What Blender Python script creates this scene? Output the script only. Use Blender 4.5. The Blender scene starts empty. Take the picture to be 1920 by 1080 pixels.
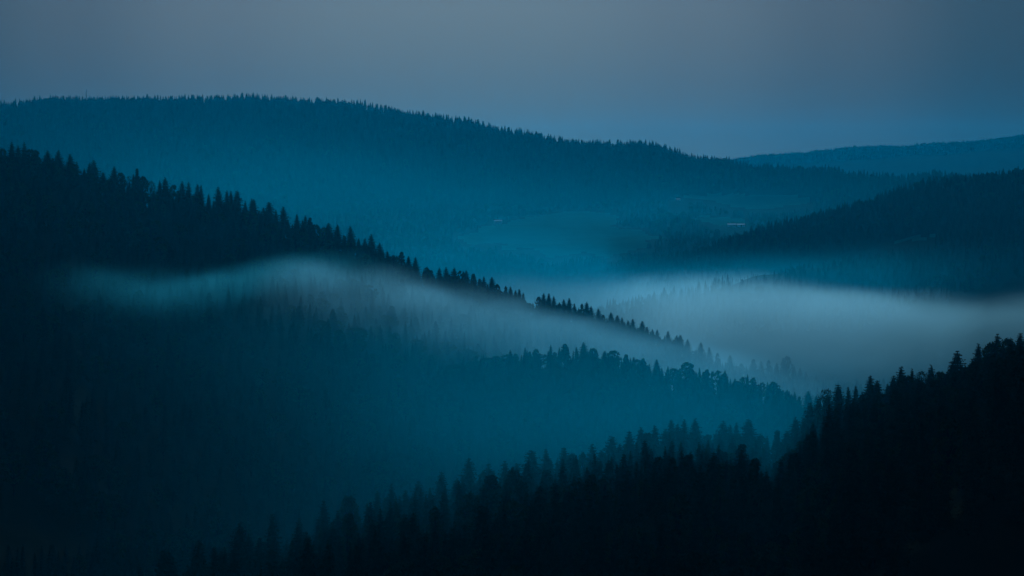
import bpy, math, random
import numpy as np
from mathutils import Vector

# ------------------------------------------------------------------ camera
C = bpy.context.scene
COL = C.collection
LENS = 85.0
K = (36.0 / LENS) / 1920.0            # one photograph pixel, as a tangent
PITCH = (540 - 330) * K               # the camera looks slightly down
CP, SP = math.cos(PITCH), math.sin(PITCH)

cam_data = bpy.data.cameras.new('camera')
cam = bpy.data.objects.new('camera', cam_data)
COL.objects.link(cam)
cam_data.lens = LENS
cam_data.sensor_width = 36.0
cam_data.clip_start = 0.5
cam_data.clip_end = 40000.0
cam.location = (0, 0, 0)
cam.rotation_euler = (math.radians(90) - PITCH, 0, 0)
C.camera = cam

# ------------------------------------------------------------------ sky
SUN_ELEV, SUN_AZ = math.radians(18), math.radians(-1)   # the glow left above the frame, in front of the camera
world = bpy.data.worlds.new('World')
C.world = world
world.use_nodes = True
wn, wl = world.node_tree.nodes, world.node_tree.links
wn.clear()
w_out = wn.new('ShaderNodeOutputWorld')
w_bg = wn.new('ShaderNodeBackground')
w_bg.inputs['Strength'].default_value = 0.02
sky = wn.new('ShaderNodeTexSky')
sky.sky_type = 'NISHITA'
sky.sun_disc = False
sky.sun_elevation = SUN_ELEV
sky.sun_rotation = SUN_AZ
sky.air_density = 1.0
sky.dust_density = 0.2
sky.ozone_density = 2.0
SKY_TINT = (1.0, 1.0, 1.0)
tint = wn.new('ShaderNodeMix'); tint.data_type = 'RGBA'; tint.blend_type = 'MULTIPLY'
tint.inputs['Factor'].default_value = 1.0
wl.new(sky.outputs['Color'], tint.inputs['A'])
wl.new(tint.outputs['Result'], w_bg.inputs['Color'])
wl.new(w_bg.outputs['Background'], w_out.inputs['Surface'])
# the afterglow: brightest in one quarter of the sky, fading to either side of it
w_tc = wn.new('ShaderNodeTexCoord')
w_nrm = wn.new('ShaderNodeVectorMath'); w_nrm.operation = 'NORMALIZE'
wl.new(w_tc.outputs['Generated'], w_nrm.inputs[0])
w_dot = wn.new('ShaderNodeVectorMath'); w_dot.operation = 'DOT_PRODUCT'
w_dot.inputs[1].default_value = Vector((-0.024, 1.0, 0.05)).normalized()
wl.new(w_nrm.outputs[0], w_dot.inputs[0])
w_ramp = wn.new('ShaderNodeValToRGB')
w_mr = wn.new('ShaderNodeMapRange')
w_mr.inputs['From Min'].default_value = 0.94; w_mr.inputs['From Max'].default_value = 1.0
wl.new(w_dot.outputs['Value'], w_mr.inputs['Value'])
wl.new(w_mr.outputs['Result'], w_ramp.inputs['Fac'])
SKY_RAMP = [(0.0, (.42, .62, .95)), (0.40, (.10, .21, .44)), (0.60, (.14, .25, .46)), (0.80, (.26, .37, .62)), (0.92, (.35, .495, .80)), (1.0, (.40, .585, .92))]
while len(w_ramp.color_ramp.elements) < len(SKY_RAMP):
    w_ramp.color_ramp.elements.new(0.5)
for e, (p_, c_) in zip(w_ramp.color_ramp.elements, SKY_RAMP):
    e.position = p_; e.color = (*c_, 1)
w_ramp.color_ramp.interpolation = 'EASE'
w_sep = wn.new('ShaderNodeSeparateXYZ'); wl.new(w_nrm.outputs[0], w_sep.inputs[0])
w_mz = wn.new('ShaderNodeMapRange'); w_mz.inputs['From Max'].default_value = 0.12
wl.new(w_sep.outputs['Z'], w_mz.inputs['Value'])
w_rz = wn.new('ShaderNodeValToRGB'); wl.new(w_mz.outputs['Result'], w_rz.inputs['Fac'])
SKY_RISE = [(0.0, (.31, .42, .54)), (0.15, (.34, .44, .56)), (0.33, (.60, .63, .70)), (0.57, (1.02, .94, .88)), (1.0, (1, 1, 1))]
while len(w_rz.color_ramp.elements) < len(SKY_RISE): w_rz.color_ramp.elements.new(0.5)
for e, (p_, c_) in zip(w_rz.color_ramp.elements, SKY_RISE): e.position = p_; e.color = (*c_, 1)
w_mul = wn.new('ShaderNodeMix'); w_mul.data_type = 'RGBA'; w_mul.blend_type = 'MULTIPLY'; w_mul.inputs['Factor'].default_value = 1.0
wl.new(w_ramp.outputs['Color'], w_mul.inputs['A']); wl.new(w_rz.outputs['Color'], w_mul.inputs['B'])
wl.new(w_mul.outputs['Result'], tint.inputs['B'])

sun_data = bpy.data.lights.new('sun', 'SUN')
sun = bpy.data.objects.new('sun', sun_data)
COL.objects.link(sun)
sun_data.energy = 1.25
sun_data.angle = math.radians(20)
sun_data.color = (0.88, 0.93, 1.0)
sun_dir = Vector((math.sin(SUN_AZ) * math.cos(SUN_ELEV), math.cos(SUN_AZ) * math.cos(SUN_ELEV), math.sin(SUN_ELEV)))
sun.rotation_euler = sun_dir.to_track_quat('Z', 'Y').to_euler()

C.view_settings.view_transform = 'Standard'
C.view_settings.look = 'None'
C.view_settings.gamma = 1.0
C.view_settings.exposure = 0.0
C.cycles.use_denoising = True
C.cycles.volume_bounces = 3
C.cycles.max_bounces = 4
C.cycles.diffuse_bounces = 2
C.cycles.transparent_max_bounces = 16
C.cycles.volume_max_steps = 256

# ------------------------------------------------------------------ helpers
rng = np.random.default_rng(7)
random.seed(7)

def ray(u, v):
    """tangents (x per metre of depth, z per metre of depth) of a photograph pixel"""
    a = (np.asarray(u, float) - 960) * K
    b = (540 - np.asarray(v, float)) * K
    den = CP + b * SP
    return a / den, (b * CP - SP) / den

def project(x, y, z):
    f = y * CP - z * SP
    upv = y * SP + z * CP
    return 960 + x / f / K, 540 - upv / f / K

def tag(o, label=None, cat=None, group=None, kind=None):
    if label: o['label'] = label
    if cat: o['category'] = cat
    if group: o['group'] = group
    if kind: o['kind'] = kind
    return o

def mesh_obj(name, verts, faces, mat, parent=None, smooth=False, link=True):
    me = bpy.data.meshes.new(name)
    verts = np.asarray(verts, dtype=np.float32)
    if isinstance(faces, np.ndarray):
        n = len(faces); w = faces.shape[1]
        me.vertices.add(len(verts)); me.vertices.foreach_set('co', verts.ravel())
        me.loops.add(n * w); me.loops.foreach_set('vertex_index', faces.astype(np.int32).ravel())
        me.polygons.add(n)
        me.polygons.foreach_set('loop_start', np.arange(0, n * w, w, dtype=np.int32))
        me.update(calc_edges=True)
    else:
        me.from_pydata([tuple(map(float, p)) for p in verts], [], faces)
    if smooth:
        me.polygons.foreach_set('use_smooth', np.ones(len(me.polygons), dtype=bool))
    me.materials.append(mat)
    me.validate()
    o = bpy.data.objects.new(name, me)
    if link: COL.objects.link(o)
    if parent: o.parent = parent
    return o

def empty(name, loc, rz=0.0):
    o = bpy.data.objects.new(name, None)
    o.empty_display_size = 1
    o.location = loc
    o.rotation_euler = (0, 0, rz)
    COL.objects.link(o)
    return o

class MB:
    """collects boxes, prisms and tapered tubes into one mesh"""
    def __init__(s): s.v = []; s.f = []
    def add(s, vs, fs):
        n = len(s.v); s.v += [tuple(p) for p in vs]; s.f += [tuple(i + n for i in f) for f in fs]
    def box(s, x0, x1, y0, y1, z0, z1):
        s.add([(x0,y0,z0),(x1,y0,z0),(x1,y1,z0),(x0,y1,z0),(x0,y0,z1),(x1,y0,z1),(x1,y1,z1),(x0,y1,z1)],
              [(3,2,1,0),(4,5,6,7),(0,1,5,4),(1,2,6,5),(2,3,7,6),(3,0,4,7)])
    def tube(s, p0, p1, r0, r1, n=7):
        p0, p1 = Vector(p0), Vector(p1)
        q = (p1 - p0).to_track_quat('Z', 'Y')
        vs = []
        for p, r in ((p0, r0), (p1, r1)):
            for i in range(n):
                a = 2 * math.pi * i / n
                vs.append(p + q @ Vector((r * math.cos(a), r * math.sin(a), 0)))
        fs = [(i, (i + 1) % n, n + (i + 1) % n, n + i) for i in range(n)]
        fs += [tuple(range(n))[::-1], tuple(range(n, 2 * n))]
        s.add(vs, fs)
    def build(s, name, mat, parent=None, smooth=False):
        return mesh_obj(name, s.v, s.f, mat, parent, smooth)

# ------------------------------------------------------------------ materials
def material(name, base, rough=0.9, noise=None, rand=False, spec=0.2):
    """noise: (scale, colour 2, detail) mixes a second colour in patches; rand: hue differs a little per object"""
    m = bpy.data.materials.new(name); m.use_nodes = True
    nt = m.node_tree; N, L = nt.nodes, nt.links
    b = N['Principled BSDF']
    b.inputs['Roughness'].default_value = rough
    b.inputs['Specular IOR Level'].default_value = spec
    b.inputs['Base Color'].default_value = (*base, 1)
    col = None
    if noise:
        tc = N.new('ShaderNodeTexCoord')
        nz = N.new('ShaderNodeTexNoise'); nz.inputs['Scale'].default_value = noise[0]; nz.inputs['Detail'].default_value = noise[2]
        L.new(tc.outputs['Object'], nz.inputs['Vector'])
        r = N.new('ShaderNodeMapRange'); r.inputs['From Min'].default_value = .35; r.inputs['From Max'].default_value = .65
        L.new(nz.outputs['Fac'], r.inputs['Value'])
        mx = N.new('ShaderNodeMix'); mx.data_type = 'RGBA'
        mx.inputs['A'].default_value = (*base, 1); mx.inputs['B'].default_value = (*noise[1], 1)
        L.new(r.outputs['Result'], mx.inputs['Factor'])
        col = mx.outputs['Result']
    if rand:
        oi = N.new('ShaderNodeObjectInfo')
        hs = N.new('ShaderNodeHueSaturation')
        rr = N.new('ShaderNodeMapRange'); rr.inputs['To Min'].default_value = .75; rr.inputs['To Max'].default_value = 1.25
        L.new(oi.outputs['Random'], rr.inputs['Value']); L.new(rr.outputs['Result'], hs.inputs['Value'])
        if col: L.new(col, hs.inputs['Color'])
        else: hs.inputs['Color'].default_value = (*base, 1)
        col = hs.outputs['Color']
    if col: L.new(col, b.inputs['Base Color'])
    return m

M = {}
M['needles'] = material('spruce_needles', (.014, .026, .016), noise=(9, (.022, .037, .021), 3), rand=True, spec=0)
M['leaves'] = material('broadleaf_leaves', (.022, .040, .017), noise=(7, (.033, .055, .023), 3), rand=True, spec=0)
M['pale_leaves'] = material('pale_leaves', (.026, .046, .026), noise=(7, (.034, .056, .03), 3), spec=0)
M['bark'] = material('bark', (.018, .017, .016), noise=(30, (.012, .011, .011), 4), spec=0)
M['forest_floor'] = material('forest_floor', (.016, .026, .015), noise=(.05, (.024, .032, .019), 6), spec=0)
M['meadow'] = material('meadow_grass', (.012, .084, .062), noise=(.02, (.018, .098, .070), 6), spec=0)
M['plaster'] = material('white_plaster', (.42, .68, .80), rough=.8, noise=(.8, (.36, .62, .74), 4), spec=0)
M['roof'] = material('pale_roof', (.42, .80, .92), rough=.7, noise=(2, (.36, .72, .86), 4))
M['roof_dark'] = material('slate_roof', (.16, .16, .17), rough=.6, noise=(2, (.11, .11, .12), 4))
M['wood'] = material('grey_wood', (.07, .075, .075), noise=(5, (.05, .055, .055), 4))
M['pane'] = material('window_pane', (.02, .025, .03), rough=.1, spec=.6)
M['steel'] = material('galvanised_steel', (.25, .26, .27), rough=.45, noise=(3, (.18, .18, .19), 3))

# ------------------------------------------------------------------ terrain
def ridge(points, drop):
    """points: (u, v of the treetops, depth); drop: tree height in metres -> arrays t, depth, ground z"""
    T, D, Z = [], [], []
    for u, v, d in points:
        t, s = ray(u, v)
        T.append(float(t)); D.append(d); Z.append(float(s) * d - drop)
    return np.array(T), np.array(D, float), np.array(Z)

R0 = ridge([(-900,330,10500),(900,330,10500),(1280,305,10500),(1365,299,10500),(1420,290,10500),(1500,284,10500),(1600,276,10500),
            (1700,271,10500),(1800,263,10500),(1920,252,10500),(2300,225,10500),(2800,250,10500)], 17)
R1 = ridge([(-900,330,6300),(-350,240,6300),(-100,203,6300),(0,194,6400),(60,187,6450),(110,183,6500),(200,180,6500),(300,184,6500),(400,185,6500),(500,184,6500),
            (600,186,6450),(650,191,6450),(700,199,6450),(750,208,6400),(800,218,6400),(880,230,6400),(950,245,6400),
            (1000,251,6400),(1050,260,6400),(1100,266,6400),(1150,266,6350),(1220,268,6300),(1250,276,6250),(1290,291,6200),
            (1340,297,6200),(1380,304,6100),(1410,311,6000),(1480,315,6000),(1550,319,5900),(1600,323,5900),(1650,323,5900),
            (1700,326,5900),(1760,326,5900),(1900,335,5900),(2300,340,5900),(2800,350,5900)], 17)
R2 = ridge([(900,760,3900),(1100,640,3900),(1185,560,3900),(1210,515,3950),(1228,490,4000),(1260,473,4000),(1330,455,4050),(1400,434,4100),(1450,416,4150),(1500,403,4200),
            (1550,386,4200),(1600,374,4200),(1640,360,4200),(1680,345,4200),(1720,334,4200),(1760,332,4200),(1800,330,4150),
            (1850,322,4100),(1920,316,4100),(2200,285,4100),(2800,250,4100)], 17)
R2b = ridge([(900,700,3650),(1060,600,3650),(1140,560,3650),(1180,553,3650),(1230,541,3650),(1300,532,3650),(1370,522,3650),(1430,507,3680),(1500,494,3700),
             (1560,484,3720),(1620,477,3750),(1700,467,3780),(1750,455,3800),(1800,450,3800),(2800,380,3900)], 14)
R3 = ridge([(-900,90,1750),(-400,170,1850),(-150,245,1950),(0,286,2050),(50,287,2060),(90,298,2080),(130,306,2100),(175,324,2150),(215,336,2180),(260,342,2200),(310,353,2220),
            (375,362,2250),(430,374,2280),(480,390,2300),(535,406,2330),(580,419,2360),(640,436,2400),(700,459,2430),(745,480,2460),
            (790,503,2500),(850,514,2550),(900,524,2600),(950,541,2650),(1000,560,2700),(1060,570,2760),(1100,580,2800),(1150,596,2850),(1200,612,2900),
            (1250,629,2950),(1300,647,3000),(1350,667,3050),(1400,683,3100),(1450,690,3150),(1500,704,3200),(1560,722,3250),
            (1650,770,3300),(1900,850,3350),(2800,900,3400)], 20)
R4 = ridge([(500,760,2100),(700,720,2120),(820,690,2130),(900,672,2130),(980,660,2120),(1050,657,2100),(1100,662,2100),(1150,670,2100),(1200,682,2120),(1250,694,2130),(1290,698,2140),
            (1350,708,2160),(1400,714,2180),(1450,724,2200),(1500,742,2220),(1560,765,2250),(1650,830,2300),(1900,950,2350),(2800,1000,2400)], 20)
R5 = ridge([(-900,1400,760),(0,1170,800),(260,1078,830),(370,1050,850),(450,1020,880),(560,992,920),(640,965,950),(740,935,980),(820,913,1010),
            (880,896,1040),(950,888,1060),(1000,870,1080),(1060,862,1110),(1140,842,1150),(1200,826,1180),(1260,812,1210),(1300,810,1230),
            (1355,815,1250),(1400,820,1250),(1440,840,1250),(1470,822,1240),(1500,796,1230),(1530,768,1220),(1575,750,1200),(1632,733,1180),
            (1690,716,1150),(1745,706,1120),(1795,685,1100),(1835,670,1080),(1870,656,1050),(1920,650,1020),(2100,610,950),(2800,420,900)], 22)

# value noise
_perm = rng.random((256, 256))
def vnoise(x, y):
    xi = np.floor(x).astype(int); yi = np.floor(y).astype(int)
    fx = x - xi; fy = y - yi
    fx = fx * fx * (3 - 2 * fx); fy = fy * fy * (3 - 2 * fy)
    g = lambda a, b: _perm[a % 256, b % 256]
    return ((g(xi, yi) * (1 - fx) + g(xi + 1, yi) * fx) * (1 - fy) + (g(xi, yi + 1) * (1 - fx) + g(xi + 1, yi + 1) * fx) * fy) * 2 - 1

def hill(R, t, d, front, back, w):
    zc = np.interp(t, R[0], R[2]); dc = np.interp(t, R[0], R[1])
    e = d - dc
    s = np.where(e < 0, front, back)
    return zc - s * (np.sqrt(e * e + w * w) - w)

BASE_D = [0, 30, 120, 300, 450, 900, 1500, 3300, 3700, 4000, 4500, 5400, 5750, 7500, 9500, 14000]
BASE_Z = [-1.7, -6, -32, -84, -120, -235, -300, -300, -262, -176, -133, -84, -52, -60, -60, -40]

def height(x, y):
    """ground height at a point of the valley, metres relative to the camera"""
    y = np.maximum(y, 1.0); t = x / y; d = y
    parts = [np.interp(d, BASE_D, BASE_Z)]
    parts.append(hill(R0, t, d, .16, .1, 250))
    parts.append(hill(R1, t, d, .30, .25, 120))
    parts.append(hill(R2, t, d, .24, .30, 70))
    parts.append(hill(R2b, t, d, .34, .30, 30))
    parts.append(hill(R3, t, d, .21, .38, 40))
    parts.append(hill(R4, t, d, .26, .30, 30))
    z5 = hill(R5, t, d, 0, .42, 20)
    dc5 = np.interp(t, R5[0], R5[1])
    z5 = z5 + np.where(d < dc5, .065 * (dc5 - d), 0) - np.maximum(0, 480 - d) * 1.0
    parts.append(z5)
    P = np.stack(parts); k = 5.0
    m = P.max(axis=0)
    z = m + k * np.log(np.exp((P - m) / k).sum(axis=0))
    amp = np.clip(d / 900, 0.1, 3.0)
    z = z + amp * (2.2 * vnoise(x / 130 + 11, y / 160 + 5) + .9 * vnoise(x / 45, y / 55 + 40))
    return z

nt_, nd_ = 760, 620
tt = np.linspace(-.46, .46, nt_)
dd = np.concatenate([np.linspace(2, 400, 40)[:-1], np.geomspace(400, 14000, nd_ - 39)])
TT, DD = np.meshgrid(tt, dd)
XX, YY = TT * DD, DD
ZZ = height(XX, YY)
vid = np.arange(TT.size).reshape(TT.shape)
quads = np.stack([vid[:-1, :-1], vid[:-1, 1:], vid[1:, 1:], vid[1:, :-1]], axis=-1).reshape(-1, 4)
ground_v = np.stack([XX, YY, ZZ], axis=-1).reshape(-1, 3)

# meadows: (polygon in view, nearest and farthest depth)
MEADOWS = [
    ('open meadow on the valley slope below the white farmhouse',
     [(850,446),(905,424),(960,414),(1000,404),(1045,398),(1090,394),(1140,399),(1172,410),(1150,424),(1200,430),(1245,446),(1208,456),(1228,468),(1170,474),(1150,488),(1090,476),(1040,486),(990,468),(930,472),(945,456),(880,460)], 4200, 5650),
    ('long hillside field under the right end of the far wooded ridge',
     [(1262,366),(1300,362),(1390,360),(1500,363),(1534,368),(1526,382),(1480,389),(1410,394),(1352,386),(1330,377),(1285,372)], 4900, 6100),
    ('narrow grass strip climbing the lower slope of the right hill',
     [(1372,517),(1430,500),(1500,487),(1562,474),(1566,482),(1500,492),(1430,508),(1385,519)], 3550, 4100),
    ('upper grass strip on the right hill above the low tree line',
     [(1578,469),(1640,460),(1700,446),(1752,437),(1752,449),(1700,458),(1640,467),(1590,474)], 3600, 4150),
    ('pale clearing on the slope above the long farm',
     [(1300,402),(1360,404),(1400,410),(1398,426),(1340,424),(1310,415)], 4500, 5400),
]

def in_poly(px, py, poly):
    inside = np.zeros(np.shape(px), bool)
    n = len(poly)
    for i in range(n):
        x1, y1 = poly[i]; x2, y2 = poly[(i + 1) % n]
        c = ((y1 > py) != (y2 > py)) & (px < (x2 - x1) * (py - y1) / (y2 - y1 + 1e-9) + x1)
        inside ^= c
    return inside

PU, PV = project(XX, YY, ZZ)
jit_u = 16 * vnoise(XX / 40, YY / 40 + 90); jit_v = 1.8 * vnoise(XX / 33 + 60, YY / 50)
ground = mesh_obj('terrain', ground_v, quads, M['forest_floor'], smooth=True)
tag(ground, 'wooded hills and valley floor', kind='structure')

def in_meadow(x, y, z, before=0):
    u, v = project(x, y, z)
    u = u + 16 * vnoise(x / 40, y / 40 + 90); v = v + 1.8 * vnoise(x / 33 + 60, y / 50)
    r = np.zeros(np.shape(u), bool)
    for _, poly, d0, d1 in MEADOWS:
        r |= in_poly(u, v, poly) & (y > d0 - before) & (y < d1)
    return r

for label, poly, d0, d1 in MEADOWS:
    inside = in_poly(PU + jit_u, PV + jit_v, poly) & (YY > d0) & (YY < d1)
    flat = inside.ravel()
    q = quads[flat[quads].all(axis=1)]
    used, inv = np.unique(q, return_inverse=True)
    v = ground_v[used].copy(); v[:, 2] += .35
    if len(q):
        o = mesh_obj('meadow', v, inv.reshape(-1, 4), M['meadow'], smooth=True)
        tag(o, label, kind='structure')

def hit(u, v, d0, d1):
    """the ground point seen at a pixel between two depths"""
    t, s = ray(u, v)
    d = np.linspace(d0, d1, 1200)
    z = height(t * d, d)
    gap = s * d - z
    i = np.argmax(gap < 0) if (gap < 0).any() else np.argmin(abs(gap))
    return float(t * d[i]), float(d[i]), float(z[i])

# ------------------------------------------------------------------ tree shapes (unit height, base at 0)
def spruce_crown(seed, R=.15, taper=.85, low=.10, ragged=.35):
    r = np.random.default_rng(seed)
    V, F = [], []
    def tri(a, b, c):
        n = len(V); V.extend([a, b, c]); F.append((n, n + 1, n + 2))
    levels = 30
    for k in range(levels):
        f = k / (levels - 1)
        z = low + (.975 - low) * (f ** .93)
        tz = (z - low) / (1 - low)
        rad = R * ((1 - tz) ** taper) * (.86 + .14 * math.sin(k * 2.1 + seed))
        n = int(9 - 3 * tz)
        a0 = r.random() * 6.28
        for j in range(n):
            a = a0 + 6.283 * j / n + r.normal() * .18
            L = rad * (1 + ragged * (r.random() - .55)) + .006
            if r.random() < .05: L *= 1.22
            ca, sa = math.cos(a), math.sin(a)
            zz = z + r.normal() * .008
            droop = .30 + .25 * (1 - tz)
            pts = []
            for q in (0, .35, .7, 1.0):
                h = zz - L * droop * q + L * .28 * q * q * (1.2 if tz > .5 else .7)
                pts.append((ca * L * q, sa * L * q, h))
            w = L * .34 + .004
            for q in range(3):
                p, p2 = pts[q], pts[q + 1]
                ww = w * (1 - .27 * q)
                for sgn in (-1, 1):
                    e = (p[0] * .35 + p2[0] * .65 - sa * ww * sgn, p[1] * .35 + p2[1] * .65 + ca * ww * sgn, (p[2] + p2[2]) / 2 - .012 - .25 * ww)
                    tri(p, p2, e)
                # hanging curtain twig
                tri(p, p2, ((p[0] + p2[0]) / 2, (p[1] + p2[1]) / 2, min(p[2], p2[2]) - .014 - .22 * w * r.random()))
    # inner mass of dead twigs and dense needles: a ragged cone
    m = 11
    for k in range(12):
        f0 = k / 12; z0 = low + (.93 - low) * f0; z1 = z0 + .085
        r0 = R * .55 * (1 - f0) ** taper + .004
        for j in range(m):
            a = 6.283 * j / m + k; b = a + 6.283 / m
            rr = r0 * (.8 + .4 * r.random())
            tri((math.cos(a) * rr, math.sin(a) * rr, z0), (math.cos(b) * rr, math.sin(b) * rr, z0 - .01),
                (math.cos((a + b) / 2) * rr * .5, math.sin((a + b) / 2) * rr * .5, z1))
    for a in (0, 2.1, 4.2):
        tri((.006 * math.cos(a), .006 * math.sin(a), .93), (.006 * math.cos(a + 1.6), .006 * math.sin(a + 1.6), .93), (0, 0, 1.0))
    return np.array(V), np.array(F)

def trunk_mesh(r0, top, limbs=()):
    b = MB()
    b.tube((0, 0, -.04), (0, 0, top * .5), r0, r0 * .6, 8)
    b.tube((0, 0, top * .5), (0, 0, top), r0 * .6, r0 * .12, 8)
    for p0, p1, rr in limbs: b.tube(p0, p1, rr, rr * .35, 5)
    return b

def clump_crown(seed, shape='round', n_clump=46, leaves=60, R=.30, leaf=.020, cover=1.0):
    r = np.random.default_rng(seed)
    V, limbs = [], []
    for c in range(n_clump):
        a = r.random() * 6.283
        if shape == 'round':
            # uneven ellipsoid crown
            cz = r.uniform(-.95, 1.0); s = math.sqrt(max(0, 1 - cz * cz)) * (.55 + .45 * r.random() ** .5)
            bump = 1 + .22 * math.sin(3 * a + seed) * math.cos(2.3 * cz + seed)
            p = np.array([math.cos(a) * s * R * bump, math.sin(a) * s * R * bump, .60 + cz * .33])
            cr = .060 * r.uniform(.6, 1.4)
        elif shape == 'tall':
            cz = r.random(); s = (math.sin(math.pi * (cz * .86 + .12)) ** .7) * (.5 + .5 * r.random())
            p = np.array([math.cos(a) * s * R * .72, math.sin(a) * s * R * .72, .22 + cz * .72])
            cr = .052 * r.uniform(.6, 1.4)
        else:  # pine: uneven tiers narrowing to a blunt top
            cz = r.random() ** .9; s = (1 - cz) ** .78 * (.35 + .65 * r.random())
            p = np.array([math.cos(a) * s * R * .66, math.sin(a) * s * R * .66, .25 + cz * .70])
            cr = .036 * r.uniform(.6, 1.5)
        if c % 4 == 0:
            limbs.append(((0, 0, max(.15, p[2] * .62)), tuple(p), .011))
        nl = int(leaves * cover)
        d = r.normal(size=(nl, 3)); d /= np.linalg.norm(d, axis=1)[:, None]
        q = p + d * cr * (r.random((nl, 1)) ** .45) * np.array([1, 1, .72])
        q[:, 2] = np.minimum(q[:, 2], 1.0)
        n1 = r.normal(size=(nl, 3)); n1 /= np.linalg.norm(n1, axis=1)[:, None]
        n2 = np.cross(n1, r.normal(size=(nl, 3))); n2 /= np.linalg.norm(n2, axis=1)[:, None]
        sz = leaf * r.uniform(.6, 1.3, size=(nl, 1))
        V.append(np.stack([q - n1 * sz, q + n2 * sz * .8, q + n1 * sz, q - n2 * sz * .8], axis=1).reshape(-1, 3))
    V = np.concatenate(V)
    F = np.arange(len(V)).reshape(-1, 4)
    return V, F, limbs

LIB = bpy.data.collections.new('tree_library')      # not linked to the scene: sources of the forests only

SHAPES = {}     # kind -> list of (crown mesh, trunk mesh)
def add_shape(kind, cv, cf, crown_mat, tb):
    c = mesh_obj('crown', cv, cf, crown_mat, link=False)
    t = mesh_obj('trunk', tb.v, tb.f, M['bark'], link=False)
    SHAPES.setdefault(kind, []).append((c.data, t.data))

for i, (R_, tp, rg) in enumerate([(.150, .78, .45), (.160, .66, .55), (.135, .74, .6), (.17, .72, .5), (.150, .60, .65), (.145, .85, .55), (.165, .70, .7), (.155, .80, .4)]):
    v, f = spruce_crown(20 + i, R_, tp, low=.07 + .05 * (i % 3), ragged=rg)
    add_shape('spruce', v, f, M['needles'], trunk_mesh(.013, .95))
for i in range(4):
    v, f, l = clump_crown(50 + i, 'round', R=.27 + .03 * (i % 2), n_clump=92 + 8 * i, leaves=36)
    add_shape('broadleaf', v, f, M['leaves'], trunk_mesh(.018, .75, l))
for i in range(2):
    v, f, l = clump_crown(60 + i, 'tall', R=.27, n_clump=90, leaves=36)
    add_shape('broadleaf', v, f, M['leaves'], trunk_mesh(.015, .85, l))
for i in range(3):
    v, f, l = clump_crown(70 + i, 'pine', R=.30, n_clump=130, leaves=32, leaf=.015)
    add_shape('pine', v, f, M['needles'], trunk_mesh(.016, .93, l))
for i in range(2):
    v, f, l = clump_crown(80 + i, 'round', R=.27, n_clump=95, leaves=13, leaf=.013)
    add_shape('sparse', v, f, M['pale_leaves'], trunk_mesh(.012, .8, l))

KIND_NAME = {'spruce': 'spruce_tree', 'broadleaf': 'broadleaf_tree', 'pine': 'pine_tree', 'sparse': 'thin_broadleaf_tree'}
_counter = {k: 0 for k in SHAPES}
OPP = {}
def place_tree(kind, x, y, z, h, label, group=None, wide=1.0, variant=None, rz=None):
    """one tree: an Empty at its foot with a crown and a trunk (mesh data shared by its kind)"""
    i = _counter[kind]; _counter[kind] += 1
    var = SHAPES[kind][(i * 3 + i // 8) % len(SHAPES[kind]) if variant is None else variant]
    root = empty(KIND_NAME[kind], (x, y, z), random.random() * 6.28 if rz is None else rz)
    root.scale = (h * wide, h * wide, h)
    root.rotation_euler.x = random.gauss(0, .022); root.rotation_euler.y = random.gauss(0, .022)
    tag(root, label, 'tree', group)
    for nm, me in (('crown', var[0]), ('trunk', var[1])):
        key = (nm, me.name)
        if key not in OPP:
            o = bpy.data.objects.new(nm, me); OPP[key] = o
        else:
            o = OPP[key].copy()
        COL.objects.link(o); o.parent = root
    return root

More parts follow.
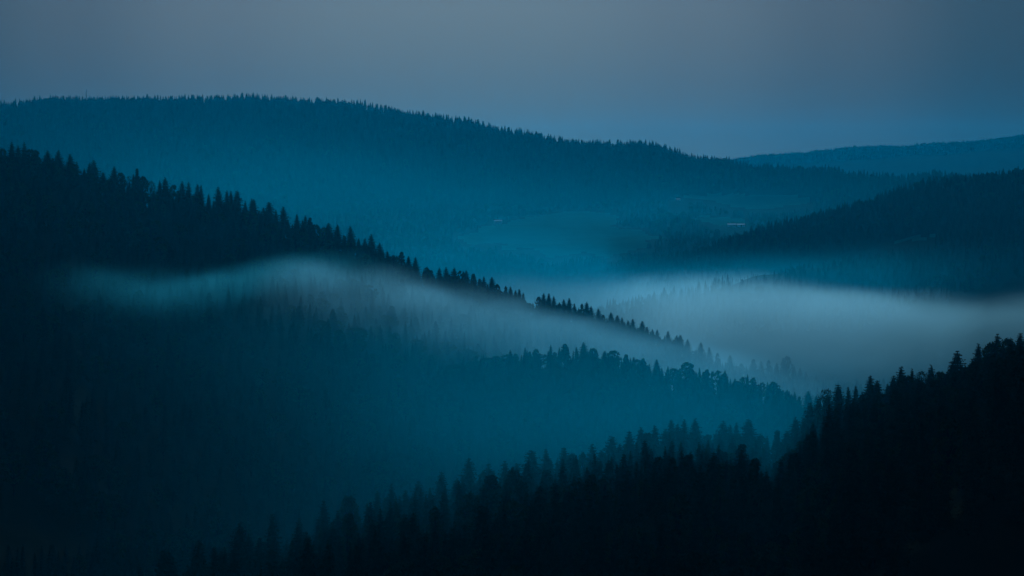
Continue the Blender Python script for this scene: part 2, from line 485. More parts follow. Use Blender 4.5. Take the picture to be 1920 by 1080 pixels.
# ------------------------------------------------------------------ trees one can tell apart
# (u, v of the tip, visible width in pixels, kind)
S, B, P_, N_ = 'spruce', 'broadleaf', 'pine', 'sparse'
LEFT_RIDGE = [(5,276,16,B),(21,265,15,S),(34,272,12,S),(46,266,12,S),(57,276,14,B),(67,279,16,B),(88,281,15,S),(98,295,10,S),(109,280,20,S),(133,287,21,S),(152,326,16,B),
 (167,304,13,S),(175,299,17,S),(194,322,11,S),(213,311,18,S),(226,321,14,B),(240,327,14,N_),(252,325,10,S),(258,313,14,P_),(268,327,16,B),(282,336,16,N_),(301,337,11,S),(310,331,20,S),
 (325,344,12,B),(342,339,14,S),(353,340,11,S),(369,344,14,S),(377,345,10,S),(391,362,9,S),(411,349,14,S),(425,356,11,S),(432,357,10,S),(444,356,15,S),(458,375,10,S),
 (471,371,10,S),(477,372,12,S),(494,388,9,S),(504,377,19,S),(517,392,9,S),(532,386,24,S),(557,400,11,S),(571,403,11,S),(581,406,15,P_),(592,418,14,B),(606,424,12,B),(616,417,16,S),(631,420,13,S),
 (646,440,11,B),(659,423,22,S),(683,446,11,S),(697,438,16,S),(713,454,12,S),(727,470,9,S),(740,476,14,B),(752,470,20,B),(767,479,10,S),(779,481,13,S),(798,499,12,B),(808,505,18,B),
 (824,501,14,S),(837,500,11,S),(851,501,13,S),(864,505,10,B),(874,506,11,S),(888,511,16,B),(900,521,10,S),(908,517,9,S),(922,518,13,S),(933,531,10,B),(948,535,11,B),(957,536,9,S),
 (967,543,8,S),(974,541,8,S),(981,548,9,S),(1010,555,10,B),(1019,549,11,S),(1027,549,11,S),(1038,554,10,S),(1049,566,9,S),(1057,560,10,S),(1067,558,11,S),(1078,568,9,S),(1091,568,9,B),
 (1100,565,13,S),(1109,573,9,S),(1122,578,11,S),(1131,589,8,B),(1146,585,14,S),(1158,590,9,S),(1167,594,10,S),(1178,600,8,S),(1186,597,12,S),(1204,601,13,S),(1213,612,9,S),(1224,616,10,S),
 (1232,617,10,S),(1253,620,14,S),(1267,628,10,S),(1276,627,11,S),(1289,635,11,S),(1314,641,15,S),(1331,650,11,S),(1346,660,10,B),(1371,664,15,S),(1392,680,10,B),(1412,672,16,P_),(1428,676,9,S),
 (1441,673,12,B),(1456,680,9,S),(1473,665,13,B),(1488,684,9,S),(1501,689,10,S),(1512,696,9,S),(1530,704,10,S),(1560,702,20,B)]
SPUR = [(1095,641,15,S),(1112,650,12,B),(1133,657,13,S),(1150,655,26,B),(1172,668,12,B),(1196,672,20,B),(1214,684,11,S),(1231,673,19,S),(1262,688,24,B),(1288,677,28,B),(1305,697,14,S),
 (1320,695,16,B),(1345,692,22,B),(1358,698,22,B),(1378,709,14,S),(1395,705,18,B),(1411,706,20,B),(1428,715,14,B),(1450,714,32,B),(1470,730,14,B),(1484,738,12,S),(1500,742,12,B),(1516,732,14,S),(1531,741,12,S)]
NEAR_CREST = [(300,1028,24,S),(375,1012,34,S),(445,976,40,S),(512,960,18,S),(565,968,20,S),(610,934,20,S),(655,925,32,B),(708,918,18,S),(735,905,18,S),(762,917,18,S),(786,900,22,S),(824,883,20,S),(852,893,20,S),(878,857,30,S),
 (905,880,20,B),(918,868,22,S),(948,862,22,S),(968,866,18,S),(997,842,30,S),(1026,840,20,S),(1058,836,24,S),(1075,847,18,B),(1090,845,22,B),(1112,831,22,S),(1130,842,16,S),(1145,816,24,S),(1164,830,20,S),(1181,806,24,S),
 (1204,799,24,S),(1215,808,18,B),(1228,796,22,S),(1246,803,20,S),(1260,785,20,S),(1270,793,18,S),(1282,784,18,S),(1303,783,34,S),(1330,820,18,B),(1355,787,32,S),(1368,795,16,S),(1382,809,18,B),(1403,784,38,S),(1425,812,22,B),
 (1457,803,26,P_),(1472,806,18,S),(1492,780,22,S),(1520,753,30,S),(1536,746,16,S),(1547,722,20,N_),(1551,734,16,S),(1574,719,20,S),(1594,723,13,S),(1604,721,13,S),(1618,742,14,B),(1632,702,24,S),(1643,711,20,S),(1657,735,14,B),
 (1672,702,16,S),(1664,718,14,S),(1688,685,22,S),(1702,698,12,B),(1710,689,14,S),(1727,690,20,N_),(1745,682,22,S),(1763,692,12,B),(1775,705,16,S),(1794,656,28,S),(1784,676,24,S),(1812,681,12,B),(1824,671,16,S),(1836,642,22,S),
 (1850,662,16,S),(1859,637,18,B),(1871,624,20,S),(1889,628,20,B),(1901,632,16,S),(1912,622,18,S),(1928,630,20,B),(1950,618,24,S)]
# treetops standing out in front of the crest: (u, v, width, kind, depth)
NEAR_SLOPE = [(1107,884,46,B,900),(1085,893,34,B,905),(1063,918,30,P_,890),(1260,853,36,B,930),(1287,848,42,P_,925),(1338,846,24,S,940),(1390,842,30,S,860),(1416,853,46,P_,800),
 (1573,752,18,S,1060),(1238,936,36,S,700),(1108,962,22,S,690),(1130,972,20,S,700),(1175,974,24,S,690),(1482,850,22,S,880),(708,980,22,S,760),(788,998,38,S,690),
 (913,985,34,S,690),(945,997,22,S,700),(990,975,26,S,690),(1022,975,32,S,680),(668,1020,30,S,680),(567,1003,30,S,740),(606,1010,28,S,730),(1508,1003,52,S,540),
 (972,890,24,S,930),(878,918,22,B,900),(655,955,22,B,850),(1560,812,30,S,930),(1640,805,30,S,900),(1722,878,50,S,700),(1690,790,34,B,950),(1350,905,36,B,780),
 (1600,868,34,S,760),(1170,900,30,B,860),(1010,915,28,S,880),(900,945,26,S,820),(818,945,26,B,850),(760,960,24,S,830),(1460,905,34,P_,720),(1790,800,34,S,820),(1850,770,34,S,850),(1885,860,44,B,680)]

# the lowest line that trees without a place of their own must keep under
def floor_line(lst, extra):
    us = np.array([a[0] for a in lst], float); vs = np.array([a[1] for a in lst], float)
    o = np.argsort(us); us, vs = us[o], vs[o]
    sm = np.array([vs[max(0, i - 2):i + 3].mean() for i in range(len(vs))])
    return us, sm + extra
FL3, FL4, FL5 = floor_line(LEFT_RIDGE, 7), floor_line(SPUR, 5), floor_line(NEAR_CREST, 11)

ORD = ['first', 'second', 'third', 'fourth', 'fifth', 'sixth', 'seventh', 'eighth', 'ninth', 'tenth', 'eleventh', 'twelfth', 'thirteenth', 'fourteenth', 'fifteenth']
KWORD = {'spruce': 'spruce', 'broadleaf': 'leafy tree', 'pine': 'shaggy pine', 'sparse': 'thin see-through tree'}
Z_LEFT = [(0, 'on the left ridge at the frame edge'), (78, 'on the left ridge before its first gap'), (145, 'on the left ridge beside the first dip'), (205, 'on the left ridge among leafy tops'),
          (330, 'on the left ridge before the mid gap'), (400, 'on the left ridge over the wisp of fog'), (466, 'on the left ridge over the fog wave'), (545, 'on the left ridge just past the fog wave'), (640, 'on the left ridge where fog climbs nearest'),
          (735, 'on the left ridge where it turns paler'), (860, 'on the fading ridge below the white farmhouse'), (1000, 'in the dark clump behind the mid fog'), (1115, 'on the pale ridge end below the meadow'),
          (1215, 'on the ghostly ridge under the right hill'), (1320, 'on the ghostly ridge tail in bright fog'), (1420, 'at the last ghostly end of the ridge tail')]
Z_SPUR = [(0, 'on the lower spur half lost in fog'), (1180, 'on the lower spur at its middle'), (1312, 'on the lower spur before its end'), (1440, 'on the lower spur at its dark foot')]
Z_NEAR = [(0, 'on the lowest left end of the near slope'), (600, 'on the near crest at its dim left part'), (800, 'on the near crest left of the tall pair'), (930, 'on the near crest left of centre'), (1070, 'on the near crest at mid picture'),
          (1195, 'in the pointed cluster on the near crest'), (1320, 'on the near crest by two wide spruces'), (1440, 'where the near crest starts climbing'), (1540, 'on the climbing crest against pale fog'),
          (1652, 'on the right crest beside the thin tree'), (1770, 'on the right crest near its top'), (1865, 'on the right crest at the frame edge')]
Z_FRONT = [(0, 'in the dark slope at bottom left'), (800, 'in the dark slope at bottom centre'), (1050, 'in the dark slope under the mid crest'), (1230, 'in front of the pointed cluster'), (1375, 'in front of the two wide spruces'), (1540, 'in the black slope under the right crest')]

def label_all(lst, zones):
    """labels by look, then by stretch of ridge, then by order within that stretch"""
    out = [None] * len(lst); buckets = {}
    for i, it in enumerate(lst):
        z = max(j for j, (u0, _) in enumerate(zones) if it[0] >= u0)
        buckets.setdefault((z, it[3]), []).append(i)
    for (z, kind), ids in buckets.items():
        ids.sort(key=lambda i: lst[i][0])
        where = zones[z][1]
        for n, i in enumerate(ids):
            wds = [lst[j][2] for j in ids]; tops = [lst[j][1] for j in ids]
            w = lst[i][2]
            look = 'slim' if w <= 12 and kind == 'spruce' else ('broad' if w >= 24 else 'dark')
            if kind == 'sparse': look = 'pale'
            if len(ids) == 1:
                out[i] = f'the only {KWORD[kind]} {where}'
            elif w == max(wds) and wds.count(w) == 1:
                out[i] = f'widest {KWORD[kind]} {where}'
            else:
                out[i] = f'{ORD[n]} {KWORD[kind]} from left, {look}, {where}'
    return out

taken = []
def place_list(lst, zones, R, group, back=0):
    labels = label_all(lst, zones)
    for i, it in enumerate(lst):
        u, v, w, kind = it[:4]
        t, s = ray(u, v); t = float(t); s = float(s)
        if len(it) > 4: d = it[4]
        else: d = float(np.interp(t, R[0], R[1])) - 6 + 14 * random.random() + back
        x, z_tip = t * d, s * d
        g = float(height(np.array([x]), np.array([d]))[0])
        h = z_tip - g
        h = min(max(h, 10), 38)
        width_m = w * K * d
        unit_w = {'spruce': .27, 'broadleaf': .56, 'pine': .42, 'sparse': .56}[kind]
        # the tip of a spruce shows only its upper part: scale that part to the width seen
        seen = {'spruce': 2.7 if R is R5 else 2.3, 'broadleaf': 1.0, 'pine': 1.35, 'sparse': 1.0}[kind]
        wide = min(max(1.15 * width_m * seen / (unit_w * h), .95 if kind == 'spruce' else .62), 2.6)
        place_tree(kind, x, d, z_tip - h - .2, h, labels[i], group, wide)
        taken.append((x, d))

place_list(LEFT_RIDGE, Z_LEFT, R3, 'trees along the skyline of the left ridge')
place_list(SPUR, Z_SPUR, R4, 'trees along the lower spur in the fog')
place_list(NEAR_CREST, Z_NEAR, R5, 'trees along the crest of the near slope')
place_list(NEAR_SLOPE, Z_FRONT, R5, 'treetops standing out on the near slope')

# ------------------------------------------------------------------ farm buildings and mast
def window(parent, x, y, z, w=1.0, h=1.3, face=-1):
    f = MB(); t = .09
    f.box(x - w/2 - t, x + w/2 + t, y - .04, y + .06, z - t, z); f.box(x - w/2 - t, x + w/2 + t, y - .04, y + .06, z + h, z + h + t)
    f.box(x - w/2 - t, x - w/2, y - .04, y + .06, z, z + h); f.box(x + w/2, x + w/2 + t, y - .04, y + .06, z, z + h)
    f.box(x - .03, x + .03, y - .02, y + .04, z, z + h)
    fo = f.build('window', M['wood'], parent)
    p = MB(); p.box(x - w/2, x + w/2, y, y + .03, z, z + h); p.build('pane', M['pane'], fo)

def house(name, x, y, z, L, W, H, rise, rz, label, roofmat, windows, chimney=True, barn_door=False):
    root = empty(name, (x, y, z), rz); tag(root, label, 'house' if not barn_door else 'barn')
    w = MB(); w.box(-L/2, L/2, -W/2, W/2, -3, H)
    for sx in (-1, 1):
        xo = sx * L / 2; xi = xo - sx * .3
        w.add([(xo, -W/2, H), (xo, W/2, H), (xo, 0, H + rise), (xi, -W/2, H), (xi, W/2, H), (xi, 0, H + rise)],
              [(0, 1, 2), (3, 5, 4), (0, 2, 5, 3), (1, 4, 5, 2), (0, 3, 4, 1)])
    w.build('wall', M['plaster'], root)
    r = MB(); e = .6; t = .22; sl = rise / (W / 2)
    for sy in (-1, 1):
        y0, z0 = sy * (W/2 + e), H - e * sl + .06
        y1, z1 = 0, H + rise + .06
        vs = [(-L/2 - e, y0, z0), (L/2 + e, y0, z0), (L/2 + e, y1, z1), (-L/2 - e, y1, z1)]
        vs += [(a, b, c + t) for a, b, c in vs]
        r.add(vs, [(0, 3, 2, 1), (4, 5, 6, 7), (0, 1, 5, 4), (1, 2, 6, 5), (2, 3, 7, 6), (3, 0, 4, 7)])
    ro = r.build('roof', roofmat, root)
    if chimney:
        c = MB(); c.box(L*.18, L*.18 + .8, -.4, .4, H + rise - .4, H + rise + 1.3); c.box(L*.18 - .1, L*.18 + .9, -.5, .5, H + rise + 1.3, H + rise + 1.45)
        c.build('chimney', M['wood'], ro)
    for (wx, wz) in windows: window(root, wx, -W/2 - .03, wz)
    d = MB()
    if barn_door: d.box(-2, 2, -W/2 - .08, -W/2 - .003, 0, 3.4)
    else: d.box(-.55, .55, -W/2 - .08, -W/2 - .003, 0, 2.1)
    do = d.build('door', M['wood'], root)
    k = MB(); k.box(.35, .42, -W/2 - .16, -W/2 - .083, 1.0, 1.12); k.build('handle', M['steel'], do)
    return root

HOUSES = []
def seat(u, v, d0, d1):
    x, y, z = hit(u, v, d0, d1); HOUSES.append((x, y)); return x, y, z
x, y, z = seat(934, 420, 4400, 5600)
house('farmhouse', x, y, z, 16, 10, 6.6, 1.5, .12, 'small white farmhouse alone at the upper edge of the valley meadow', M['roof'],
      [(-5, .9), (-2.6, .9), (2.6, .9), (5, .9), (-5, 3.5), (-2.6, 3.5), (0, 3.5), (2.6, 3.5), (5, 3.5)])
x, y, z = seat(1372, 425, 4300, 5400)
house('farmhouse', x, y, z, 17, 11, 4.6, 1.4, -.08, 'pale roofed house at the left end of the long farm', M['roof'],
      [(-5.5, 1), (-3, 1), (3, 1), (5.5, 1)])
x, y, z = seat(1387, 425, 4300, 5400)
house('barn', x + 3, y + 8, z, 16, 12, 4.2, 1.5, .1, 'pale roofed barn at the right end of the long farm', M['roof'],
      [(-4.5, 1.2), (4.5, 1.2)], chimney=False, barn_door=True)
x, y, z = seat(1271, 376, 5000, 6000)
house('farmhouse', x, y, z, 10, 8, 2.9, 1.1, .2, 'tiny dim farmhouse beside the long hillside field', M['roof'],
      [(-3.4, .9), (3.4, .9)])

t_, s_ = ray(161.5, 167); d_ = float(np.interp(t_, R1[0], R1[1])) - 10
mx_ = float(t_) * d_; mz = float(height(np.array([mx_]), np.array([d_]))[0]); top = float(s_) * d_
mast = empty('radio_mast', (mx_, d_, mz)); tag(mast, 'thin radio mast rising above the far ridge at left', 'mast')
Hm = top - mz
b = MB()
for k in range(3):
    a = 2.094 * k; p = lambda zz, rr: (rr * math.cos(a), rr * math.sin(a), zz)
    b.tube(p(-1, 1.3), p(Hm * .93, .7), .36, .28, 6)
n = int(Hm * .93 / 2.2)
for i in range(n):
    z0, z1 = i * 2.2, (i + 1) * 2.2
    r0, r1 = 1.3 - .6 * i / n, 1.3 - .6 * (i + 1) / n
    for k in range(3):
        a, c = 2.094 * k, 2.094 * (k + 1)
        b.tube((r0 * math.cos(a), r0 * math.sin(a), z0), (r1 * math.cos(c), r1 * math.sin(c), z1), .16, .16, 4)
b.build('lattice_tower', M['steel'], mast)
b = MB(); b.tube((0, 0, 0), (0, 0, Hm), .8, .6, 8); b.build('antenna', M['steel'], mast)
for zz, a in ((Hm * .8, 1.2), (Hm * .72, 3.6)):
    b = MB(); c = Vector((math.cos(a) * 1.1, math.sin(a) * 1.1, zz)); b.tube(c, c + Vector((math.cos(a) * .5, math.sin(a) * .5, 0)), .75, .8, 12)
    b.build('dish', M['steel'], mast)

# ------------------------------------------------------------------ the forests
def scatter(t0, t1, d0, d1, step):
    """jittered points on the ground, step metres apart"""
    ys = np.arange(d0, d1, step)
    out = []
    for k, y in enumerate(ys):
        xs = np.arange(t0 * y, t1 * y, step) + (step / 2 if k % 2 else 0)
        out.append(np.stack([xs, np.full_like(xs, y)], axis=1))
    p = np.concatenate(out)
    return p + rng.uniform(-.42 * step, .42 * step, p.shape)

def seen_from_camera(x, y, z_top):
    """is a tree's tip above every ridge in front of it (with a margin for other viewpoints)"""
    ok = np.ones(len(x), bool)
    steps = np.linspace(.18, .985, 70)
    for f in steps:
        g = height(x * f, y * f) + 0
        ok &= (g < z_top * f + 14)
    return ok

def clear_of_buildings(x, y):
    ok = np.ones(len(x), bool)
    for hx, hy in HOUSES:
        ok &= ~((abs(x - hx * y / hy) < 24) & (y > hy - 330) & (y < hy + 25))
    return ok

def forest_points(t0, t1, d0, d1, step, hmin, hmax, line=None):
    p = scatter(t0, t1, d0, d1, step)
    x, y = p[:, 0], p[:, 1]
    z = height(x, y)
    h = rng.uniform(hmin, hmax, len(x)) * (1 + .16 * vnoise(x / 60, y / 60) + .12 * vnoise(x / 17 + 7, y / 17))
    if line is not None:
        u, _ = project(x, y, z)
        vmin = np.interp(u, line[0], line[1])
        _, s = ray(u, vmin + rng.uniform(0, 7, len(u)))
        h = np.minimum(h, s * y - z)
    ok = (h > hmin * .42) & ~in_meadow(x, y, z) & clear_of_buildings(x, y)
    for q in (.35, .7, 1.0):            # nor may trees just below a meadow stand in its view
        ok &= ~in_meadow(x, y, z + q * h, 160)
    x, y, z, h = x[ok], y[ok], z[ok], h[ok]
    ok = seen_from_camera(x, y, z + h)
    return x[ok], y[ok], z[ok], h[ok]

KINDS = [('spruce', i) for i in range(8)] + [('broadleaf', i) for i in range(6)] + [('pine', i) for i in range(3)]
SRC = []
for kind, i in KINDS:
    c, t = SHAPES[kind][i]
    # crown and trunk joined for the forests
    cv = np.zeros(len(c.vertices) * 3); c.vertices.foreach_get('co', cv); cv = cv.reshape(-1, 3)
    faces = [tuple(p.vertices) for p in c.polygons]
    n0 = len(cv)
    tv = np.array([tuple(v.co) for v in t.vertices])
    faces += [tuple(j + n0 for j in p.vertices) for p in t.polygons]
    me = bpy.data.meshes.new('forest_tree')
    me.from_pydata(np.concatenate([cv, tv]).tolist(), [], faces)
    me.materials.append(c.materials[0]); me.materials.append(M['bark'])
    mi = np.zeros(len(faces), dtype=np.int32); mi[len(c.polygons):] = 1
    me.polygons.foreach_set('material_index', mi)
    o = bpy.data.objects.new('forest_tree_%02d' % len(SRC), me)
    LIB.objects.link(o); SRC.append(o)

def make_forest(name, label, x, y, z, h, leafy=.12, cat='forest'):
    n = len(x)
    me = bpy.data.meshes.new(name)
    me.vertices.add(n)
    me.vertices.foreach_set('co', np.stack([x, y, z - .3], axis=1).astype(np.float32).ravel())
    r = rng.random(n); patch = vnoise(x / 90 + 3, y / 90 + 8) * .25
    isleaf = (r + patch) > 1 - leafy
    var = np.where(isleaf, 8 + rng.integers(0, 6, n), rng.integers(0, 8, n))
    var = np.where(~isleaf & (rng.random(n) < .08), 14 + rng.integers(0, 3, n), var)
    a = me.attributes.new('variant', 'INT', 'POINT'); a.data.foreach_set('value', var.astype(np.int32))
    a = me.attributes.new('spin', 'FLOAT_VECTOR', 'POINT')
    sp = np.zeros((n, 3)); sp[:, 2] = rng.uniform(0, 6.283, n); sp[:, :2] = rng.normal(0, .02, (n, 2))
    a.data.foreach_set('vector', sp.astype(np.float32).ravel())
    a = me.attributes.new('size', 'FLOAT_VECTOR', 'POINT')
    hh = np.where(isleaf, h * .85, h); wd = rng.uniform(1.0, 1.6, n) * np.where(hh < 14, 1.3, 1.0)
    a.data.foreach_set('vector', np.stack([hh * wd, hh * wd, hh], axis=1).astype(np.float32).ravel())
    o = bpy.data.objects.new(name, me); COL.objects.link(o)
    ng = bpy.data.node_groups.new(name, 'GeometryNodeTree')
    ng.interface.new_socket('Geometry', in_out='INPUT', socket_type='NodeSocketGeometry')
    ng.interface.new_socket('Geometry', in_out='OUTPUT', socket_type='NodeSocketGeometry')
    N, L = ng.nodes, ng.links
    gi, go = N.new('NodeGroupInput'), N.new('NodeGroupOutput')
    m2p = N.new('GeometryNodeMeshToPoints'); iop = N.new('GeometryNodeInstanceOnPoints')
    ci = N.new('GeometryNodeCollectionInfo'); ci.inputs['Collection'].default_value = LIB
    ci.inputs['Separate Children'].default_value = True; ci.inputs['Reset Children'].default_value = True
    def attr(nm, ty):
        q = N.new('GeometryNodeInputNamedAttribute'); q.data_type = ty; q.inputs['Name'].default_value = nm
        return q.outputs['Attribute']
    L.new(gi.outputs[0], m2p.inputs['Mesh']); L.new(m2p.outputs['Points'], iop.inputs['Points'])
    L.new(ci.outputs['Instances'], iop.inputs['Instance'])
    iop.inputs['Pick Instance'].default_value = True
    L.new(attr('variant', 'INT'), iop.inputs['Instance Index'])
    L.new(attr('spin', 'FLOAT_VECTOR'), iop.inputs['Rotation'])
    L.new(attr('size', 'FLOAT_VECTOR'), iop.inputs['Scale'])
    L.new(iop.outputs['Instances'], go.inputs[0])
    md = o.modifiers.new('trees', 'NODES'); md.node_group = ng
    tag(o, label, cat, kind='stuff')
    print('FOREST', name, n)
    return o

# near slope: the nearest trees are things of their own, the rest one wood
x, y, z, h = forest_points(-.27, .27, 470, 1330, 11.5, 17, 27, FL5)
tk = np.array(taken)
far_enough = np.array([np.min((tk[:, 0] - a) ** 2 + (tk[:, 1] - b) ** 2) > 25 for a, b in zip(x, y)])
x, y, z, h = x[far_enough], y[far_enough], z[far_enough], h[far_enough]
u, v = project(x, y, z + h)
inview = (u > -20) & (u < 1940) & (v < 1075)
order = np.argsort(np.where(inview, y, 1e9))
def wood_words(kw, u, v):
    side = 'left part' if u < 760 else ('middle' if u < 1180 else ('right part' if u < 1600 else 'far right part'))
    band = 'lowest edge' if v > 985 else ('lower half' if v > 890 else 'upper half')
    return (f'one {kw} in the {band} of the black near wood, {side}',
            f'{kw}s in the {band} of the black near wood, {side}')
n_spruce = 300 - sum(1 for l in (LEFT_RIDGE, SPUR, NEAR_CREST, NEAR_SLOPE) for a in l if a[3] == 'spruce')
n_leafy = 45
rest = np.ones(len(x), bool); cs = cl = 0
for i in order:
    if not inview[i]: break
    leafy = (rng.random() + .5 * vnoise(x[i] / 70 + 2, y[i] / 70)) > .84
    if leafy and cl < n_leafy:
        place_tree('broadleaf', x[i], y[i], z[i] - .2, h[i] * .85, *wood_words('leafy tree', u[i], v[i]), random.uniform(.95, 1.3)); cl += 1; rest[i] = False
    elif cs < n_spruce:
        place_tree('spruce', x[i], y[i], z[i] - .2, h[i], *wood_words('spruce', u[i], v[i]), random.uniform(1.05, 1.6)); cs += 1; rest[i] = False
    if cs >= n_spruce and cl >= n_leafy: break
make_forest('near_forest', 'dark wood covering the near slope behind its foremost trees', x[rest], y[rest], z[rest], h[rest], .15)
x, y, z, h = forest_points(-.27, .27, 1240, 2150, 15, 16, 25)
x1, y1, z1, h1 = forest_points(-.27, .27, 2150, 3350, 14, 15, 23, FL3)
make_forest('left_slope_forest', 'mixed forest on the misty slope of the left ridge and spur', *[np.concatenate(a) for a in ((x, x1), (y, y1), (z, z1), (h, h1))], .22)
x, y, z, h = forest_points(-.27, .27, 3450, 4330, 13, 12, 20)
make_forest('right_hill_forest', 'dark forest covering the right hill behind the fog bank', x, y, z, h, .08)
x, y, z, h = forest_points(-.27, .27, 4330, 5600, 19, 11, 18)
make_forest('valley_forest', 'scattered hazy woods around the valley meadow and farms', x, y, z, h, .2)
x, y, z, h = forest_points(-.27, .27, 5600, 6640, 13, 11, 27)
make_forest('far_ridge_forest', 'spruce forest covering the long far ridge under the sky', x, y, z, h, .04)
x, y, z, h = forest_points(-.05, .30, 10050, 10650, 17, 11, 22)
make_forest('distant_hill_forest', 'faint forest on the most distant hill at right', x, y, z, h, .25)

# ------------------------------------------------------------------ haze and fog
def math_node(nt, op, a, b=None, c=None, clamp=False):
    n = nt.nodes.new('ShaderNodeMath'); n.operation = op; n.use_clamp = clamp
    for i, q in enumerate((a, b, c)):
        if q is None: continue
        if isinstance(q, (int, float)): n.inputs[i].default_value = q
        else: nt.links.new(q, n.inputs[i])
    return n.outputs[0]

def box_object(name, lo, hi, mat):
    b = MB(); b.box(lo[0], hi[0], lo[1], hi[1], lo[2], hi[2])
    return b.build(name, mat)

def volume_material(name, color, density, forward=0.72):
    m = bpy.data.materials.new(name); m.use_nodes = True
    N, L = m.node_tree.nodes, m.node_tree.links
    N.clear()
    out = N.new('ShaderNodeOutputMaterial'); v = N.new('ShaderNodeVolumePrincipled')
    v.inputs['Color'].default_value = (*color, 1); v.inputs['Density'].default_value = density
    v.inputs['Anisotropy'].default_value = forward
    L.new(v.outputs['Volume'], out.inputs['Volume'])
    return m, v

HAZE_COLOR = (0.0, 0.51, 1.0)
HAZE_DENSITY = 0.20e-4
m, v = volume_material('thin_haze', HAZE_COLOR, HAZE_DENSITY)
o = box_object('haze', (-8000, -150, float(ZZ.min()) - 3), (8000, 14100, 290), m)
tag(o, 'thin blue evening haze filling the whole valley', kind='stuff')

def curve_node(nt, value, pts, lo, hi):
    """piecewise smooth curve through (position, value in 0..1); position is rescaled from lo..hi"""
    mr = nt.nodes.new('ShaderNodeMapRange'); mr.inputs['From Min'].default_value = lo; mr.inputs['From Max'].default_value = hi
    nt.links.new(value, mr.inputs['Value'])
    fc = nt.nodes.new('ShaderNodeFloatCurve')
    cv = fc.mapping.curves[0]
    pp = [((p - lo) / (hi - lo), q) for p, q in pts]
    while len(cv.points) < len(pp): cv.points.new(.5, .5)
    for a, (p, q) in zip(cv.points, pp): a.location = (p, q)
    fc.mapping.update()
    nt.links.new(mr.outputs['Result'], fc.inputs['Value'])
    return fc.outputs['Value']

def fog(name, label, color, dens, d_ref, xpts, ypts, top_pts, soft, thick, noise_amp=0.0, noise_scale=.01, lump=.5, step=1.0):
    """a bank of fog in world metres. xpts: (u, weight); top_pts: (u, v of the top edge), both at depth d_ref;
    ypts: (depth, weight). d_ref may be a list (u, depth) for a bank lying askew; ypts then count from it"""
    line = d_ref if isinstance(d_ref, list) else [(-9000, d_ref), (9000, d_ref)]
    dep = lambda u: float(np.interp(u, [a for a, _ in line], [b for _, b in line]))
    tx = lambda u, v=600: float(ray(u, v)[0]) * dep(u)
    X = [(tx(u), w) for u, w in xpts]
    T = [(tx(u, v), float(ray(u, v)[1]) * dep(u)) for u, v in top_pts]
    x0, x1 = X[0][0], X[-1][0]; y0, y1 = ypts[0][0], ypts[-1][0]
    b0, b1 = y0, y1
    if isinstance(d_ref, list):
        b0 += min(q for _, q in line); b1 += max(q for _, q in line)
    zlo = min(q for _, q in T) - thick; zhi = max(q for _, q in T) + soft + noise_amp
    m, vol = volume_material(name, color, 1.0, .6 if color[0] > .1 else .72)
    nt = m.node_tree
    geo = nt.nodes.new('ShaderNodeNewGeometry'); sep = nt.nodes.new('ShaderNodeSeparateXYZ')
    nt.links.new(geo.outputs['Position'], sep.inputs[0])
    px, py, pz = sep.outputs
    wx = curve_node(nt, px, X, x0, x1)
    if isinstance(d_ref, list):
        sl, sh = min(q for _, q in line), max(q for _, q in line)
        YS = [(tx(u), (q - sl) / (sh - sl)) for u, q in line]
        cs_ = curve_node(nt, px, YS, YS[0][0], YS[-1][0])
        py = math_node(nt, 'SUBTRACT', py, math_node(nt, 'MULTIPLY_ADD', cs_, sh - sl, sl))
    wy = curve_node(nt, py, ypts, y0, y1)
    tl, th = min(q for _, q in T) - 1, max(q for _, q in T) + 1
    Tn = [(p, (q - tl) / (th - tl)) for p, q in T]
    top = curve_node(nt, px, Tn, T[0][0], T[-1][0])
    top = math_node(nt, 'MULTIPLY_ADD', top, th - tl, tl)
    mp = nt.nodes.new('ShaderNodeMapping'); mp.inputs['Scale'].default_value = (1, .6, 2.6)
    nt.links.new(geo.outputs['Position'], mp.inputs['Vector'])
    nz = nt.nodes.new('ShaderNodeTexNoise'); nz.inputs['Scale'].default_value = noise_scale; nz.inputs['Detail'].default_value = 2
    nt.links.new(mp.outputs[0], nz.inputs['Vector'])
    cen = math_node(nt, 'SUBTRACT', nz.outputs['Fac'], .5)
    depth = math_node(nt, 'SUBTRACT', top, pz)
    depth = math_node(nt, 'MULTIPLY_ADD', cen, noise_amp * 2, depth)
    up = nt.nodes.new('ShaderNodeMapRange'); up.interpolation_type = 'SMOOTHERSTEP'
    up.inputs['From Min'].default_value = -soft; up.inputs['From Max'].default_value = soft
    nt.links.new(depth, up.inputs['Value'])
    dn = nt.nodes.new('ShaderNodeMapRange'); dn.interpolation_type = 'SMOOTHERSTEP'
    dn.inputs['From Min'].default_value = thick; dn.inputs['From Max'].default_value = thick * .25
    nt.links.new(depth, dn.inputs['Value'])
    lm = math_node(nt, 'MULTIPLY_ADD', cen, lump * 3, 1.0); lm = math_node(nt, 'MAXIMUM', lm, 0.05)
    r = math_node(nt, 'MULTIPLY', wx, wy)
    r = math_node(nt, 'MULTIPLY', r, up.outputs['Result'])
    r = math_node(nt, 'MULTIPLY', r, dn.outputs['Result'])
    r = math_node(nt, 'MULTIPLY', r, lm)
    r = math_node(nt, 'MULTIPLY', r, dens)
    nt.links.new(r, vol.inputs['Density'])
    m.cycles.volume_step_rate = step
    o = box_object(name, (x0, b0, zlo), (x1, b1, zhi), m)
    tag(o, label, kind='stuff')
    return o

FOG_COLOR = (0.34, 0.82, 1.0)
WISP_COLOR = (0.05, 0.70, 1.0)
TONGUE_COLOR = (0.22, 0.74, 1.0)
MIST_COLOR = (0.0, 0.61, 1.0)

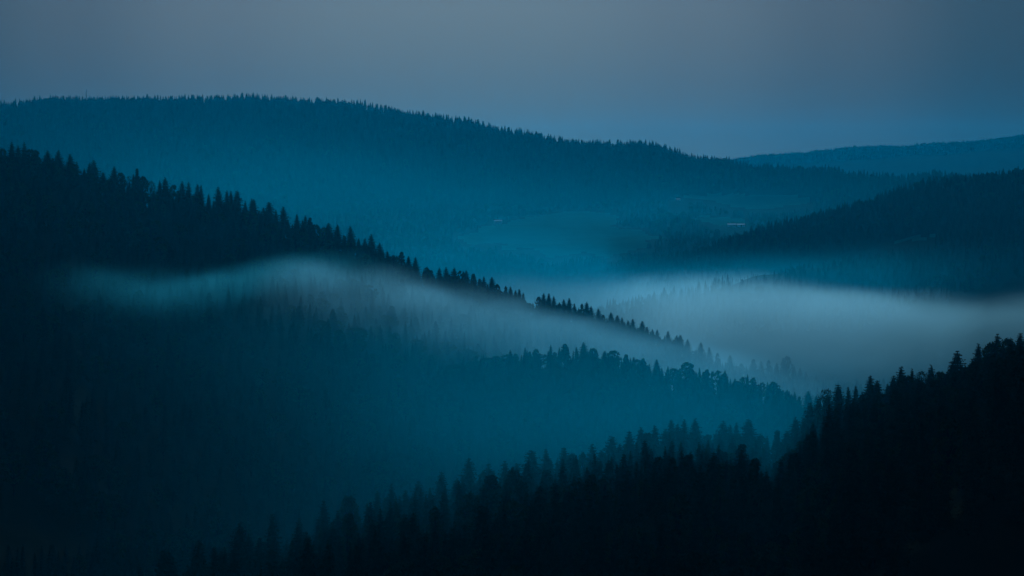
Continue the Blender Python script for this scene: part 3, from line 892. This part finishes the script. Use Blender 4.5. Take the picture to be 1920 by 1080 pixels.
fog('fog_bank', 'broad pale fog sea filling the valley before the right hill', FOG_COLOR, .0021, 3500,
    [(820, 0), (950, .10), (1050, .17), (1180, .5), (1350, 1), (2300, 1), (2700, 0)],
    [(2800, 0), (3020, .3), (3320, 1), (3700, 1), (3900, .6), (4000, 0)],
    [(850, 530), (950, 532), (1060, 540), (1180, 542), (1300, 533), (1400, 530), (1500, 534), (1600, 542), (1700, 551), (1800, 548), (1920, 540), (2300, 530), (2700, 530)],
    14, 220, 9, .007, .35)
fog('fog_wisp', 'thin curling fog wisp with a wave crest on the left slope', WISP_COLOR, .0024,
    [(60, 1640), (280, 1800), (420, 1900), (560, 2070), (700, 2190), (900, 2370)],
    [(60, 0), (180, .2), (280, .46), (380, .48), (450, .5), (540, .5), (620, .3), (700, .1), (800, 0)],
    [(-130, 0), (-70, .8), (0, 1), (80, .8), (140, 0)],
    [(60, 498), (180, 506), (280, 517), (340, 521), (420, 513), (490, 494), (560, 484), (610, 484), (700, 499), (800, 520)],
    9, 38, 10, .012, .8)
fog('fog_tongue', 'pale fog tongue widening down the slope behind the lower spur', TONGUE_COLOR, .0021,
    [(480, 1990), (560, 2070), (700, 2190), (900, 2370), (1150, 2560), (1600, 2700)],
    [(480, 0), (560, .5), (640, .85), (740, 1), (850, .95), (1000, .95), (1150, .85), (1300, .6), (1450, .35), (1600, 0)],
    [(-150, 0), (-80, .8), (0, 1), (90, .8), (160, 0)],
    [(480, 505), (560, 505), (640, 508), (700, 512), (800, 532), (900, 560), (1000, 588), (1150, 622), (1300, 652), (1450, 690), (1600, 730)],
    14, 98, 14, .011, .6)
fog('valley_mist', 'thin teal mist hanging in the hollow under the fog wisp', MIST_COLOR, .00045, 1700,
    [(50, 0), (300, .12), (600, .34), (900, .76), (1200, .66), (1500, .54), (1800, .45), (2200, 0)],
    [(1330, 0), (1450, .6), (1600, 1), (1750, .8), (1850, 0)],
    [(50, 560), (600, 560), (900, 590), (1200, 620), (1500, 650), (2200, 680)],
    25, 130, 10, .006, .3)
fog('near_mist', 'faint mist behind and between the trees of the near crest', MIST_COLOR, .00045,
    [(100, 860), (640, 960), (1000, 1080), (1300, 1200), (1650, 1230)],
    [(100, 0), (400, .15), (700, .5), (1000, .9), (1350, 1), (1500, .5), (1650, 0)],
    [(-230, 0), (-130, .7), (0, 1), (80, .7), (160, 0)],
    [(100, 780), (700, 760), (1650, 700)],
    25, 160, 6, .008, .3)
fog('rising_mist', 'teal mist rising off the fog sea against the right hill', MIST_COLOR, .0009, 3700,
    [(500, 0), (700, .35), (900, .6), (1100, .7), (1350, 1), (1700, .9), (1900, .6), (2400, .3), (2800, 0)],
    [(3300, 0), (3420, .7), (3600, 1), (3750, .7), (3850, 0)],
    [(500, 440), (900, 445), (1120, 468), (1230, 502), (1500, 498), (1920, 484), (2800, 480)],
    48, 260, 8, .005, .3)
fog('far_mist', 'soft teal mist over the meadows below the far ridge', MIST_COLOR, .000105, [(-500, 4700), (1120, 4700), (1300, 5000), (2200, 5000)],
    [(-500, 0), (-200, .15), (150, .5), (500, .95), (900, 1), (1200, .95), (1450, .75), (1750, .5), (2200, 0)],
    [(-780, 0), (-580, .8), (0, 1), (350, .8), (700, 0)],
    [(-500, 290), (0, 280), (500, 290), (900, 330), (1200, 360), (2200, 360)],
    110, 330, 15, .003, .3)
